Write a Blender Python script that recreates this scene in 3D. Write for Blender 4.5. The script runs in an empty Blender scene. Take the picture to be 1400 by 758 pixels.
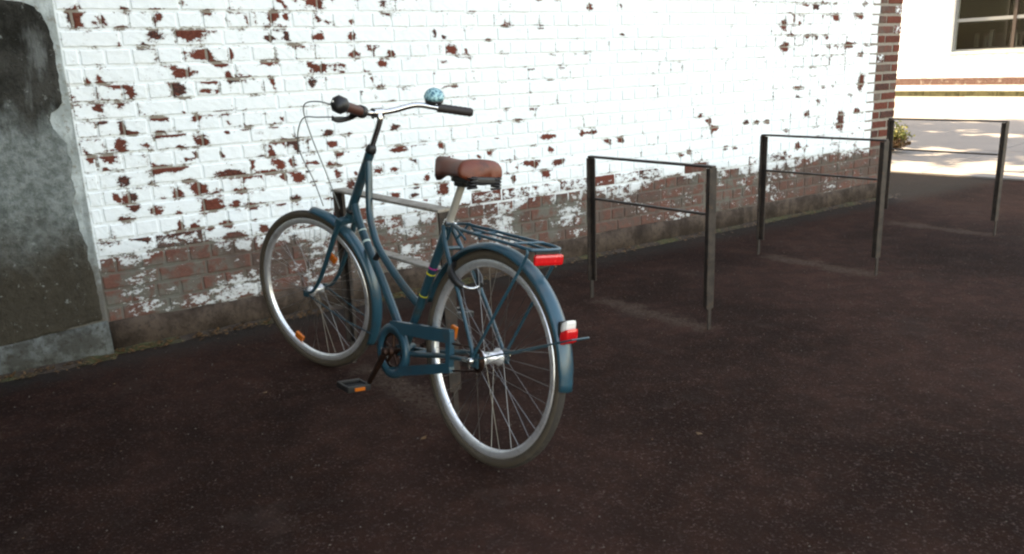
import bpy, bmesh, math, random
import numpy as np
from mathutils import Vector, Matrix, noise

# ------------------------------------------------------------------ camera
sc = bpy.context.scene
COL = sc.collection
PITCH, ROLL, EYE = 0.256, -0.039, 1.24
cd = bpy.data.cameras.new('camera'); cam = bpy.data.objects.new('camera', cd); COL.objects.link(cam)
cd.sensor_width = 36.0; cd.lens = 36.0*1090/1400
cd.clip_start = 0.05; cd.clip_end = 1500
_f = Vector((0, math.cos(PITCH), -math.sin(PITCH))); _u = Vector((0, math.sin(PITCH), math.cos(PITCH))); _r = Vector((1, 0, 0))
_R = _r*math.cos(ROLL)+_u*math.sin(ROLL); _U = _u*math.cos(ROLL)-_r*math.sin(ROLL)
m = Matrix.Identity(4)
for i in range(3):
    m[i][0] = _R[i]; m[i][1] = _U[i]; m[i][2] = -_f[i]
m[2][3] = EYE
cam.matrix_world = m
sc.camera = cam
# ------------------------------------------------------------------ light
SUN_EL = math.radians(40)
SUN_DIR = Vector((-0.674, 0.739))              # horizontal direction towards the sun
w = bpy.data.worlds.new('World'); sc.world = w; w.use_nodes = True
nt = w.node_tree
sky = nt.nodes.new('ShaderNodeTexSky'); sky.sky_type = 'NISHITA'; sky.sun_disc = False
sky.sun_elevation = SUN_EL; sky.sun_rotation = math.atan2(SUN_DIR.x, SUN_DIR.y)
sky.air_density = 1.0; sky.dust_density = 1.5
bg = nt.nodes['Background']; bg.inputs[1].default_value = 0.115
nt.links.new(sky.outputs[0], bg.inputs[0])
sl = bpy.data.lights.new('sun', 'SUN'); sl.energy = 3.9; sl.angle = math.radians(0.5); sl.color = (1.0, .95, .86)
so = bpy.data.objects.new('sun', sl); COL.objects.link(so)
_d = Vector((SUN_DIR.x*math.cos(SUN_EL), SUN_DIR.y*math.cos(SUN_EL), math.sin(SUN_EL)))
so.rotation_euler = _d.to_track_quat('Z', 'Y').to_euler(); so.location = (0, 0, 12)
sc.view_settings.view_transform = 'Standard'; sc.view_settings.look = 'None'
sc.view_settings.exposure = 3.22; sc.view_settings.gamma = 1.0
sc.view_settings.use_white_balance = True; sc.view_settings.white_balance_temperature = 10300; sc.view_settings.white_balance_tint = 14
sc.cycles.pixel_filter_type = 'BLACKMAN_HARRIS'; sc.cycles.filter_width = 2.3
sc.cycles.max_bounces = 8

rnd = random.Random(7)
# ------------------------------------------------------------------ helpers
def tag(o, label=None, cat=None, group=None, kind=None):
    if label: o['label'] = label
    if cat: o['category'] = cat
    if group: o['group'] = group
    if kind: o['kind'] = kind
    return o
def empty(name, mat=None, **k):
    o = bpy.data.objects.new(name, None); COL.objects.link(o)
    o.empty_display_size = .1
    if mat is not None: o.matrix_world = mat
    return tag(o, **k)

class MB:
    def __init__(s): s.v = []; s.f = []; s.m = []; s.sm = []; s.att = {}
    def add(s, vs, fs, mat=0, smooth=False, **att):
        b = len(s.v); s.v += [tuple(p) for p in vs]
        s.f += [tuple(i+b for i in f) for f in fs]; s.m += [mat]*len(fs); s.sm += [smooth]*len(fs)
        for k, a in att.items(): s.att.setdefault(k, []).extend(a)
    def box(s, x0, x1, y0, y1, z0, z1, mat=0, bev=0.0, fn=None):
        if bev <= 0:
            vs = [(x, y, z) for z in (z0, z1) for y in (y0, y1) for x in (x0, x1)]
            fs = [(0,2,3,1),(4,5,7,6),(0,1,5,4),(2,6,7,3),(0,4,6,2),(1,3,7,5)]
        else:
            bm = bmesh.new(); bmesh.ops.create_cube(bm, size=1)
            for v in bm.verts:
                v.co = Vector(((x0+x1)/2+v.co.x*(x1-x0), (y0+y1)/2+v.co.y*(y1-y0), (z0+z1)/2+v.co.z*(z1-z0)))
            bmesh.ops.bevel(bm, geom=list(bm.edges), offset=bev, segments=2, affect='EDGES', profile=.6)
            bm.verts.index_update()
            vs = [tuple(v.co) for v in bm.verts]; fs = [tuple(v.index for v in f.verts) for f in bm.faces]; bm.free()
        if fn: vs = [tuple(fn(Vector(p))) for p in vs]
        s.add(vs, fs, mat)
    def tube(s, pts, r, n=10, mat=0, cap=True, closed=False, flat=None, fn=None, up=None):
        """round (or flattened: flat=(a,b) with up) tube swept along pts; r number or list"""
        P = [Vector(p) for p in pts]; N = len(P)
        rr = r if isinstance(r, (list, tuple)) else [r]*N
        T = []
        for i in range(N):
            if closed: t = P[(i+1) % N]-P[i-1]
            else: t = P[min(i+1, N-1)]-P[max(i-1, 0)]
            T.append(t.normalized())
        ref = Vector(up) if up else (Vector((0, 1, 0)) if abs(T[0].y) < .9 else Vector((0, 0, 1)))
        nrm = (ref-T[0]*ref.dot(T[0])).normalized()
        vs = []
        for i in range(N):
            base = ref if up else nrm
            nrm = (base-T[i]*base.dot(T[i])).normalized(); bi = T[i].cross(nrm)
            for k in range(n):
                a = 2*math.pi*(k+.5)/n
                ca, sa = math.cos(a), math.sin(a)
                if flat: ca *= flat[0]; sa *= flat[1]
                vs.append(P[i]+(nrm*ca+bi*sa)*rr[i])
        fs = []
        M = N if closed else N-1
        for i in range(M):
            j = (i+1) % N
            for k in range(n):
                l = (k+1) % n
                fs.append((i*n+k, i*n+l, j*n+l, j*n+k))
        if fn: vs = [fn(v) for v in vs]
        s.add(vs, fs, mat, True)
        if cap and not closed:
            s.add([vs[k] for k in range(n)], [tuple(range(n-1, -1, -1))], mat)
            s.add([vs[(N-1)*n+k] for k in range(n)], [tuple(range(n))], mat)
    def lathe(s, prof, n=24, origin=(0,0,0), axis=(0,0,1), mat=0, closed=False, fn=None):
        ax = Vector(axis).normalized(); a = ax.orthogonal().normalized(); b = ax.cross(a); o = Vector(origin)
        vs = []
        for r, h in prof:
            for k in range(n):
                t = 2*math.pi*k/n
                vs.append(o+ax*h+(a*math.cos(t)+b*math.sin(t))*r)
        fs = []; L = len(prof)
        for i in range(L if closed else L-1):
            j = (i+1) % L
            for k in range(n):
                l = (k+1) % n
                fs.append((i*n+k, i*n+l, j*n+l, j*n+k))
        if not closed:
            fs.append(tuple(range(n-1, -1, -1))); fs.append(tuple((L-1)*n+k for k in range(n)))
        if fn: vs = [fn(v) for v in vs]
        s.add(vs, fs, mat, True)
    def build(s, name, mats, parent=None, mat4=None, label=None, fix=True):
        me = bpy.data.meshes.new(name); me.from_pydata([tuple(v) for v in s.v], [], s.f)
        for mm in (mats if isinstance(mats, (list, tuple)) else [mats]): me.materials.append(mm)
        me.polygons.foreach_set('material_index', s.m); me.polygons.foreach_set('use_smooth', s.sm)
        for k, a in s.att.items():
            at = me.attributes.new(k, 'FLOAT', 'POINT'); at.data.foreach_set('value', a)
        me.update()
        if fix and not s.att:
            bm = bmesh.new(); bm.from_mesh(me); bmesh.ops.recalc_face_normals(bm, faces=bm.faces); bm.to_mesh(me); bm.free()
        o = bpy.data.objects.new(name, me); COL.objects.link(o)
        if parent is not None: o.parent = parent
        if mat4 is not None: o.matrix_local = mat4
        if label: o['label'] = label
        return o

def spline(ctrl, seg=8):
    P = [Vector(p) for p in ctrl]; P = [P[0]*2-P[1]]+P+[P[-1]*2-P[-2]]; out = []
    for i in range(1, len(P)-2):
        for k in range(seg):
            t = k/seg; a, b, c, d = P[i-1], P[i], P[i+1], P[i+2]
            out.append(.5*((2*b)+(c-a)*t+(2*a-5*b+4*c-d)*t*t+(3*b-a-3*c+d)*t**3))
    out.append(P[-2]); return out

# ------------------------------------------------------------------ materials
class NT:
    def __init__(s, name):
        s.m = bpy.data.materials.new(name); s.m.use_nodes = True; s.t = s.m.node_tree
        s.p = s.t.nodes['Principled BSDF']
    def n(s, ty, **k):
        x = s.t.nodes.new(ty)
        for a, b in k.items(): setattr(x, a, b)
        return x
    def l(s, a, b): s.t.links.new(a, b)
    def math(s, op, a, b=None, c=None, clamp=False):
        x = s.n('ShaderNodeMath', operation=op, use_clamp=clamp)
        for i, v in enumerate((a, b, c)):
            if v is None: continue
            if isinstance(v, (int, float)): x.inputs[i].default_value = v
            else: s.l(v, x.inputs[i])
        return x.outputs[0]
    def mix(s, f, a, b, mode='MIX'):
        x = s.n('ShaderNodeMix', data_type='RGBA', blend_type=mode)
        for i, v in ((0, f), (6, a), (7, b)):
            if isinstance(v, (int, float)): x.inputs[i].default_value = v
            elif isinstance(v, tuple): x.inputs[i].default_value = (*v, 1)
            else: s.l(v, x.inputs[i])
        return x.outputs[2]
    def pos(s): return s.n('ShaderNodeNewGeometry').outputs['Position']
    def obj(s): return s.n('ShaderNodeTexCoord').outputs['Object']
    def noise(s, sc_=5, det=4, rough=.55, vec=None, scale3=None, dist=0.0, off=None):
        v = vec if vec is not None else s.pos()
        if scale3 or off:
            mp = s.n('ShaderNodeMapping'); s.l(v, mp.inputs[0])
            if scale3: mp.inputs['Scale'].default_value = scale3
            if off: mp.inputs['Location'].default_value = off
            v = mp.outputs[0]
        x = s.n('ShaderNodeTexNoise'); x.inputs['Scale'].default_value = sc_; x.inputs['Detail'].default_value = det
        x.inputs['Roughness'].default_value = rough; x.inputs['Distortion'].default_value = dist
        s.l(v, x.inputs['Vector']); return x.outputs['Fac']
    def step(s, v, lo, hi):
        x = s.n('ShaderNodeMapRange', interpolation_type='SMOOTHSTEP'); s.l(v, x.inputs[0])
        x.inputs[1].default_value = lo; x.inputs[2].default_value = hi; return x.outputs[0]
    def att(s, name): return s.n('ShaderNodeAttribute', attribute_name=name).outputs['Fac']
    def bump(s, h, st=.3, dist=.01):
        b = s.n('ShaderNodeBump'); b.inputs['Strength'].default_value = st; b.inputs['Distance'].default_value = dist
        s.l(h, b.inputs['Height']); s.l(b.outputs[0], s.p.inputs['Normal'])
    def set(s, col=None, rough=None, metal=None, **k):
        for nm, v in (('Base Color', col), ('Roughness', rough), ('Metallic', metal)):
            if v is None: continue
            if isinstance(v, tuple): s.p.inputs[nm].default_value = (*v, 1)
            elif isinstance(v, (int, float)): s.p.inputs[nm].default_value = v
            else: s.l(v, s.p.inputs[nm])
        for kk, v in k.items(): s.p.inputs[kk.replace('_', ' ')].default_value = v
        return s

def simple(name, col, rough=.5, metal=0, var=.12, dirt=None, sc_=20, bump=.0, **k):
    t = NT(name); n1 = t.noise(sc_, 5, .6, vec=t.obj())
    c = t.mix(n1, tuple(x*(1-var) for x in col), tuple(min(1, x*(1+var)) for x in col))
    if dirt:
        d = t.step(t.noise(sc_*.6, 6, .7, vec=t.obj(), off=(3, 1, 2)), .5, .68)
        c = t.mix(t.math('MULTIPLY', d, dirt[1]), c, dirt[0])
    t.set(c, t.math('ADD', t.math('MULTIPLY', n1, .15), rough-.07), metal, **k)
    if bump: t.bump(n1, bump, .002)
    return t.m

M = {}
M['paint'] = simple('teal_bike_paint', (.007, .047, .064), .36, 0, .2, ((.05,.04,.032), .55), 34, Coat_Weight=.35, Coat_Roughness=.15)
M['guard'] = simple('teal_mudguard_paint', (.009, .058, .084), .32, 0, .2, ((.055,.048,.04), .5), 16, Coat_Weight=.3, Coat_Roughness=.2)
M['chrome'] = simple('chromed_steel', (.62, .62, .62), .2, 1, .1, ((.25,.2,.15), .3), 40)
M['alu'] = simple('aluminium_rim', (.92, .92, .93), .36, .8, .08, ((.3,.25,.2), .35), 40)
M['post'] = simple('dull_grey_seat_post', (.42, .38, .33), .4, .3, .1)
M['spoke'] = simple('steel_spoke', (.30, .29, .28), .35, 1, .1)
M['black'] = simple('black_plastic', (.012, .011, .011), .45, 0, .3)
M['rubber'] = simple('dark_grip_rubber', (.02, .013, .011), .6, 0, .3, bump=.2)
M['gripbrown'] = simple('brown_grip_rubber', (.075, .024, .016), .5, 0, .25)
M['leather'] = simple('brown_saddle_leather', (.15, .031, .013), .5, 0, .25, ((.04,.012,.007), .7), 22, bump=.35)
M['chain'] = simple('oily_chain_steel', (.05, .025, .018), .5, .8, .4, ((.12,.05,.03), .6), 60)
M['tread'] = simple('tyre_tread_rubber', (.032, .025, .02), .8, 0, .25, ((.07,.055,.04), .6), 40, bump=.3)
M['wallr'] = simple('tan_tyre_sidewall', (.060, .043, .028), .75, 0, .2, ((.08,.065,.05), .5), 30)
M['orange'] = simple('orange_reflector_plastic', (.55, .12, .012), .3, 0, .1)
M['red'] = simple('red_reflector_plastic', (.60, .009, .012), .25, 0, .35, sc_=60, Coat_Weight=.4)
M['clear'] = simple('pale_lamp_plastic', (.65, .62, .58), .25, 0, .1)
M['cable'] = simple('grey_cable_sleeve', (.16, .17, .16), .5)
M['yellow'] = simple('yellow_tape', (.6, .5, .03), .5)
M['magenta'] = simple('magenta_tape', (.5, .02, .2), .5)
M['decal'] = simple('pale_frame_decal', (.45, .55, .5), .4)
# ------------------------------------------------------------------ brick wall frame: s metres left of the corner, o metres proud, z up
WC = Vector((3.401, 7.082)); WA = .575
DW = Vector((math.cos(WA), math.sin(WA))); WN = Vector((-DW.y, DW.x))     # WN points away from the camera, into the building
def W(s_, o, z): return Vector((WC.x-DW.x*s_-WN.x*o, WC.y-DW.y*s_-WN.y*o, z))
Z0_ = .1405
PATCH = [(6.274,1.532,0.037,0.043),(6.173,1.517,0.015,0.011),(6.069,1.558,0.018,0.012),(5.931,1.527,0.016,0.022),(5.959,1.443,0.047,0.018),(5.804,1.451,0.075,0.026),(5.763,1.355,0.06,0.02),(5.86,1.274,0.059,0.018),(5.886,1.204,0.039,0.03),(5.755,1.185,0.051,0.01),(5.749,1.229,0.044,0.007),(5.63,1.355,0.01,0.027),(5.648,1.242,0.01,0.041),(5.399,1.534,0.029,0.024),(5.337,1.527,0.009,0.016),(5.182,1.598,0.058,0.016),(5.359,1.6,0.011,0.009),(4.796,1.595,0.025,0.011),(5.164,1.517,0.016,0.014),(5.122,1.51,0.014,0.011),(4.99,1.506,0.014,0.011),(5.429,1.427,0.04,0.01),(5.344,1.437,0.019,0.025),(5.169,1.431,0.031,0.013),(5.001,1.433,0.024,0.015),(4.882,1.375,0.046,0.009),(4.989,1.34,0.033,0.009),(4.778,1.343,0.026,0.019),(4.83,1.287,0.034,0.019),(5.189,1.276,0.039,0.016),(5.089,1.28,0.056,0.009),(4.931,1.256,0.029,0.006),(5.458,1.309,0.018,0.007),(5.677,1.312,0.034,0.007),(5.231,1.211,0.023,0.024),(5.439,1.22,0.011,0.027),(4.893,1.205,0.011,0.019),(4.508,1.439,0.018,0.027),(4.444,1.423,0.019,0.014),(4.397,1.359,0.04,0.03),(4.462,1.296,0.037,0.008),(4.518,1.223,0.014,0.008),(4.302,1.345,0.01,0.02),(1.541,1.473,0.034,0.052),(1.512,1.315,0.051,0.048),(1.163,1.612,0.045,0.021),(0.909,1.532,0.047,0.028),(0.604,1.543,0.059,0.023),(1.258,1.386,0.027,0.022),(1.142,1.385,0.023,0.022),(1.014,1.383,0.023,0.022),(0.724,1.317,0.049,0.023),(0.558,1.239,0.04,0.023),(0.521,1.022,0.035,0.071),(0.775,0.721,0.049,0.09),(0.554,0.785,0.041,0.018),(1.216,0.796,0.046,0.023),(1.336,0.943,0.022,0.017),(1.916,0.786,0.032,0.016),(1.802,0.778,0.033,0.016),(1.685,0.77,0.034,0.017),(2.259,0.761,0.038,0.018),(2.404,0.864,0.029,0.015),(2.321,0.818,0.03,0.016),(3.157,0.753,0.038,0.024),(3.264,0.757,0.038,0.019),(3.454,0.814,0.06,0.009),(3.375,0.822,0.03,0.012),(2.13,0.614,0.031,0.016),(1.304,0.561,0.041,0.026),(2.507,0.609,0.022,0.021),(2.586,0.596,0.036,0.013),(2.027,0.6,0.032,0.011),(3.398,1.59,0.035,0.017),(3.141,1.596,0.018,0.018),(6.26,1.253,0.012,0.013),(6.215,1.261,0.012,0.013),(6.096,1.207,0.018,0.029),(6.147,1.232,0.036,0.005),(6.238,1.13,0.018,0.016),(6.191,1.14,0.012,0.006),(6.246,1.079,0.033,0.008),(6.156,1.046,0.014,0.033),(6.121,1.017,0.028,0.008),(5.992,1.072,0.038,0.007),(5.883,1.085,0.016,0.008),(5.828,1.068,0.023,0.021),(6.175,0.961,0.024,0.026),(5.932,0.993,0.049,0.005),(5.835,0.964,0.017,0.028),(5.799,0.951,0.024,0.017),(5.69,0.989,0.017,0.009),(5.912,0.939,0.016,0.009),(6.309,0.92,0.012,0.029),(6.233,0.906,0.027,0.013),(6.255,0.858,0.012,0.007),(5.851,0.892,0.013,0.017),(5.888,0.871,0.023,0.009),(5.986,0.835,0.097,0.019),(5.701,0.788,0.081,0.018),(6.178,0.799,0.028,0.024),(5.476,0.859,0.015,0.055),(5.441,0.803,0.023,0.022),(5.386,0.813,0.019,0.019),(5.436,0.742,0.015,0.019),(5.585,0.821,0.009,0.025),(5.859,0.733,0.051,0.014),(6.17,0.719,0.04,0.02),(6.225,0.729,0.015,0.02),(6.197,0.622,0.04,0.017),(6.162,0.67,0.025,0.014),(6.062,0.646,0.032,0.024),(5.956,0.715,0.026,0.028),(5.852,0.732,0.037,0.021),(5.794,0.642,0.055,0.029),(5.688,0.636,0.025,0.018),(5.614,0.608,0.033,0.015),(5.958,0.626,0.02,0.011),(5.968,0.555,0.012,0.028),(5.894,0.548,0.02,0.018),(5.74,0.538,0.028,0.017),(5.715,0.475,0.054,0.022),(6.154,0.524,0.047,0.007),(6.021,0.461,0.066,0.021),(5.568,0.492,0.026,0.023),(5.36,0.731,0.031,0.03),(5.387,0.63,0.035,0.011),(5.17,0.946,0.032,0.019),(5.156,0.888,0.028,0.015),(5.125,0.831,0.02,0.015),(5.347,0.888,0.019,0.03),(5.266,0.798,0.028,0.009),(5.183,0.786,0.02,0.01),(4.78,0.953,0.027,0.016),(4.777,0.825,0.053,0.012),(4.808,0.718,0.027,0.014),(5.139,0.727,0.02,0.012),(5.035,0.716,0.017,0.012),(4.91,0.72,0.022,0.016),(4.678,0.754,0.018,0.012),(4.508,0.827,0.028,0.012),(4.611,0.652,0.023,0.017),(4.698,0.556,0.032,0.013),(4.501,0.576,0.039,0.03),(4.185,0.756,0.021,0.017),(4.253,0.736,0.02,0.011),(3.879,0.662,0.072,0.018),(3.725,0.734,0.028,0.018),(3.745,0.818,0.068,0.018),(3.67,0.651,0.058,0.023),(3.764,0.591,0.034,0.032),(4.014,0.589,0.016,0.031),(4.816,0.57,0.031,0.014),(4.675,0.609,0.028,0.012),(5.071,0.652,0.029,0.016),(5.273,0.694,0.02,0.012),(5.43,0.519,0.039,0.019),(5.306,0.756,0.024,0.009)]
_fr = random.Random(23)
FLECK = {}
def _fleck(s_, z, a, b):
    for i in range(int((s_-a)/.1)-1, int((s_+a)/.1)+2): FLECK.setdefault(i, []).append((s_, z, a, b))
for i in range(330):
    s_ = _fr.triangular(3.0, 6.3, 6.0) if i % 5 else _fr.uniform(.45, 1.5)  # middle stretch left nearly fleck-free, standing in for glare there
    k_ = _fr.randint(4, 22); joint = Z0_+k_*.0785
    if _fr.random() < .6: _fleck(s_, joint+_fr.gauss(0, .004), _fr.uniform(.012, .05), _fr.uniform(.002, .006))
    elif _fr.random() < .5: _fleck(s_, joint+_fr.uniform(.02, .06), _fr.uniform(.003, .006), _fr.uniform(.012, .03))
    else: _fleck(s_, joint+_fr.uniform(.0, .07), _fr.uniform(.006, .022), _fr.uniform(.005, .014))
def patchwear(s_, z):
    b = 0.0
    for (ps, pz, pw, ph) in PATCH:
        dx = abs(s_-ps)/(pw+.002); dz = abs(z-pz)/(ph+.003)
        if dx > 1.8 or dz > 1.8: continue
        d = max(dx, dz)*.6+.4*math.hypot(dx, dz)
        v = 1.11-(.66+(.10 if 1.0 < s_ < 4.6 else 0))*d  # chips shrink mid-wall: washed-out glare worked into the wear
        if v > b: b = v
    for (ps, pz, pw, ph) in FLECK.get(int(s_/.1), ()):
        dx = abs(s_-ps)/(pw+.004); dz = abs(z-pz)/(ph+.006)
        if dx < 1.8 and dz < 1.8: b = max(b, .78-.42*max(dx, dz))
    return b
def fbm(s_, z, f, o=0): return noise.fractal(Vector((s_*f, o, z*f)), 1.0, 2.0, 3)
def wear(s_, z, red=0):
    b = .13+.03*fbm(s_, z, 1.3, 4)
    b += max(0, (s_-3.6)/3.0)*.10
    if s_ < 1.6: b += .05
    # low band where the whitewash has gone
    lim = .450+.075*fbm(s_, z, 2.4, 9)
    t = (lim-z)/.06
    if t > 0: b = max(b, min(.74, .30+.36*min(1, t)+.26*fbm(s_, z, 3.5, 2)+max(0, 2.6-s_)*.05))
    elif t > -1.6: b += .16*(1+t/1.6)
    # the bare corner pier
    return max(b, patchwear(s_, z))

def weathered(name, mortar=False):
    t = NT(name); P = t.pos()
    wr = t.att('wear'); low = t.att('low')
    n1 = t.noise(24, 6, .68, P, scale3=(1, 1, 1.9)); n2 = t.noise(80, 4, .65, P, scale3=(1, 1, 1.5), off=(4, 7, 1)); n3 = t.noise(7, 4, .55, P, off=(1, 2, 3))
    v = t.math('ADD', wr, t.math('MULTIPLY', t.math('SUBTRACT', n1, .5), 1.15))
    v = t.math('ADD', v, t.math('MULTIPLY', t.math('SUBTRACT', n2, .5), .5))
    ed = t.att('edge')
    n4 = t.noise(2.3, 3, .5, P, off=(8, 2, 6)); n5 = t.noise(58, 3, .5, P, scale3=(1, 1, 1.5), off=(1, 8, 6))
    v = t.math('ADD', v, t.math('MULTIPLY', t.math('SUBTRACT', n4, .5), .30))
    v = t.math('ADD', v, t.math('MULTIPLY', t.step(n5, .62, .72), .22))
    v = t.math('ADD', v, t.math('MULTIPLY', t.math('MULTIPLY', ed, t.step(n3, .40, .66)), .40))
    bare = t.step(v, .53, .6)
    halo = t.step(v, .36, .56)
    # whitewash: thick, uneven, slightly yellowed in places
    pw = t.mix(t.noise(3.1, 5, .6, P), (.76, .82, .83), (.88, .89, .88))
    pw = t.mix(t.math('MULTIPLY', t.step(t.noise(16, 5, .7, P, off=(9, 0, 0)), .56, .72), .28), pw, (.60, .58, .50))
    pw = t.mix(t.math('MULTIPLY', halo, .45), pw, (.42, .41, .38))
    tone = t.att('tone')
    if mortar:
        bc = t.mix(n1, (.36, .31, .26), (.16, .13, .10)); bc = t.mix(t.math('MULTIPLY', low, .8), bc, t.mix(n1, (.13, .095, .075), (.06, .043, .035)))
    else:
        bc = t.mix(tone, (.145, .030, .018), (.065, .017, .011))
        bc = t.mix(t.step(tone, .8, .9), bc, (.03, .018, .016))
        bc = t.mix(t.step(n2, .35, .8), bc, (.19, .055, .035))
    # grey lime and dirt smeared over the bare low courses
    gn = t.noise(11, 6, .68, P, off=(5, 5, 2))
    g = t.math('MULTIPLY', t.step(gn, .41, .59), low)
    gc = t.mix(t.noise(35, 4, .6, P), (.028, .017, .014), (.105, .068, .055))
    gc = t.mix(t.step(t.noise(2.2, 3, .5, P, off=(0, 3, 8)), .45, .6), gc, t.mix(n1, (.06, .066, .054), (.17, .185, .155)))
    bc = t.mix(t.math('MULTIPLY', g, .9), bc, gc)
    c = t.mix(bare, pw, bc)
    # rising damp dirties the paint near the ground
    c = t.mix(t.math('MULTIPLY', low, .35), c, (.15, .11, .09))
    t.set(c, .85); t.p.inputs['Specular IOR Level'].default_value = .25
    h = t.math('ADD', t.math('MULTIPLY', n1, .5), t.math('MULTIPLY', t.math('SUBTRACT', 1, bare), .55))
    h = t.math('ADD', h, t.math('MULTIPLY', n2, .3))
    t.bump(h, .55, .006)
    return t.m
M['brick'] = weathered('whitewashed_brick'); M['mortar'] = weathered('whitewashed_mortar', True)

def render_mat(name, a, b, c3, sc_=4, stain=.6, green=0.0):
    t = NT(name); P = t.pos()
    n1 = t.noise(sc_, 7, .68, P); n2 = t.noise(sc_*6, 5, .7, P, off=(3, 3, 3)); n3 = t.noise(sc_*1.6, 4, .6, P, scale3=(1, 1, .22), off=(7, 1, 0))
    c = t.mix(t.step(n1, .38, .62), a, b)
    c = t.mix(t.math('MULTIPLY', t.step(n2, .52, .66), stain), c, c3)
    c = t.mix(t.math('MULTIPLY', t.step(n3, .5, .64), .6), c, tuple(x*.55 for x in a))
    if green:
        z = t.n('ShaderNodeSeparateXYZ'); t.l(P, z.inputs[0])
        m_ = t.math('MULTIPLY', t.step(t.math('ADD', t.math('MULTIPLY', z.outputs[2], -1), t.math('MULTIPLY', n1, .6)), -.05, .3), green)
        c = t.mix(m_, c, (.05, .06, .035))
    if green:
        pass
    if name in ('white_painted_render', 'pale_grey_cement'):
        zz = t.n('ShaderNodeSeparateXYZ'); t.l(P, zz.inputs[0])
        zn = t.math('ADD', zz.outputs[2], t.math('MULTIPLY', t.math('SUBTRACT', n1, .5), .5))
        lo_, hi_ = (.28, .50) if name[0] == 'w' else (.30, .80)
        c = t.mix(t.math('MULTIPLY', t.math('SUBTRACT', 1, t.step(zn, lo_, hi_)), .85), c, t.mix(n2, (.05, .04, .03), (.14, .11, .085)))
    t.set(c, .9); t.p.inputs['Specular IOR Level'].default_value = .2; t.bump(t.math('ADD', n1, t.math('MULTIPLY', n2, .6)), .7, .012)
    return t.m
M['whiterender'] = render_mat('white_painted_render', (.30, .33, .315), (.46, .50, .49), (.18, .15, .11), 7, .7)
M['darkcement'] = render_mat('dark_grey_cement', (.022, .021, .018), (.065, .064, .058), (.15, .155, .145), 3.5, .45)
M['lightcement'] = render_mat('pale_grey_cement', (.13, .145, .135), (.25, .275, .265), (.07, .065, .05), 3, .5, green=.5)
M['plinth'] = render_mat('dirty_plinth_cement', (.040, .025, .019), (.095, .064, .050), (.02, .015, .012), 6, .6, green=.06)
M['ledge'] = render_mat('bluish_ledge_cement', (.055, .052, .043), (.13, .137, .127), (.035, .028, .02), 9, .8)
M['plain'] = render_mat('plain_building_render', (.5, .48, .44), (.62, .60, .56), (.4, .38, .35), 2, .2)

bld = empty('brick_building', Matrix.Translation(W(3, 0, 0)), label='long building with peeling whitewash over red brick, its bare brick corner at right', cat='building')
inv = Matrix.Translation(-W(3, 0, 0))
def bp(name, mb, mat, label=None): return mb.build(name, mat, bld, inv, label)
DEPTH, HT, LEFT = 9.3, 8.0, 16.0
PITCHZ, Z0, TOP = .0785, .1405, 1.96
MORT = -.002
# core of the building
def wbox(mb, s0, s1, o0, o1, z0, z1, mat=0, bev=0):
    mb.box(s0, s1, o0, o1, z0, z1, mat, bev, fn=lambda p: W(p.x, p.y, p.z))
mb = MB(); wbox(mb, .012, LEFT, -DEPTH, -.03, 0, HT); bp('wall', mb, M['plain'])
mb = MB(); wbox(mb, -.25, LEFT+.25, -DEPTH-.25, .3, HT, HT+.18); bp('roof', mb, M['darkcement'])
# mortar face, a fine sheet with its own wear
def lowf(z, s_): return max(0, min(1, (.52+.05*fbm(s_, z, 2.5, 3)-z)/.12))
def sheet(s0, s1, z0, z1, step, o):
    ns = int((s1-s0)/step)+1; nz = int((z1-z0)/step)+1
    vs = []; wv = []; lv = []
    for j in range(nz+1):
        z = z0+(z1-z0)*j/nz
        for i in range(ns+1):
            s_ = s0+(s1-s0)*i/ns
            vs.append(W(s_, o, z)); wv.append(wear(s_, z)*.9+(.08 if s_ > .42 else 1.0)); lv.append(lowf(z, s_))
    fs = [(j*(ns+1)+i, (j+1)*(ns+1)+i, (j+1)*(ns+1)+i+1, j*(ns+1)+i+1) for j in range(nz) for i in range(ns)]
    mb = MB(); mb.add(vs, fs, 0, True, wear=wv, low=lv, edge=[.5]*len(vs), tone=[.5]*len(vs)); return mb
bp('mortar_bed', sheet(.012, 6.36, Z0-.02, TOP, .03, MORT), M['mortar'])

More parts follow.
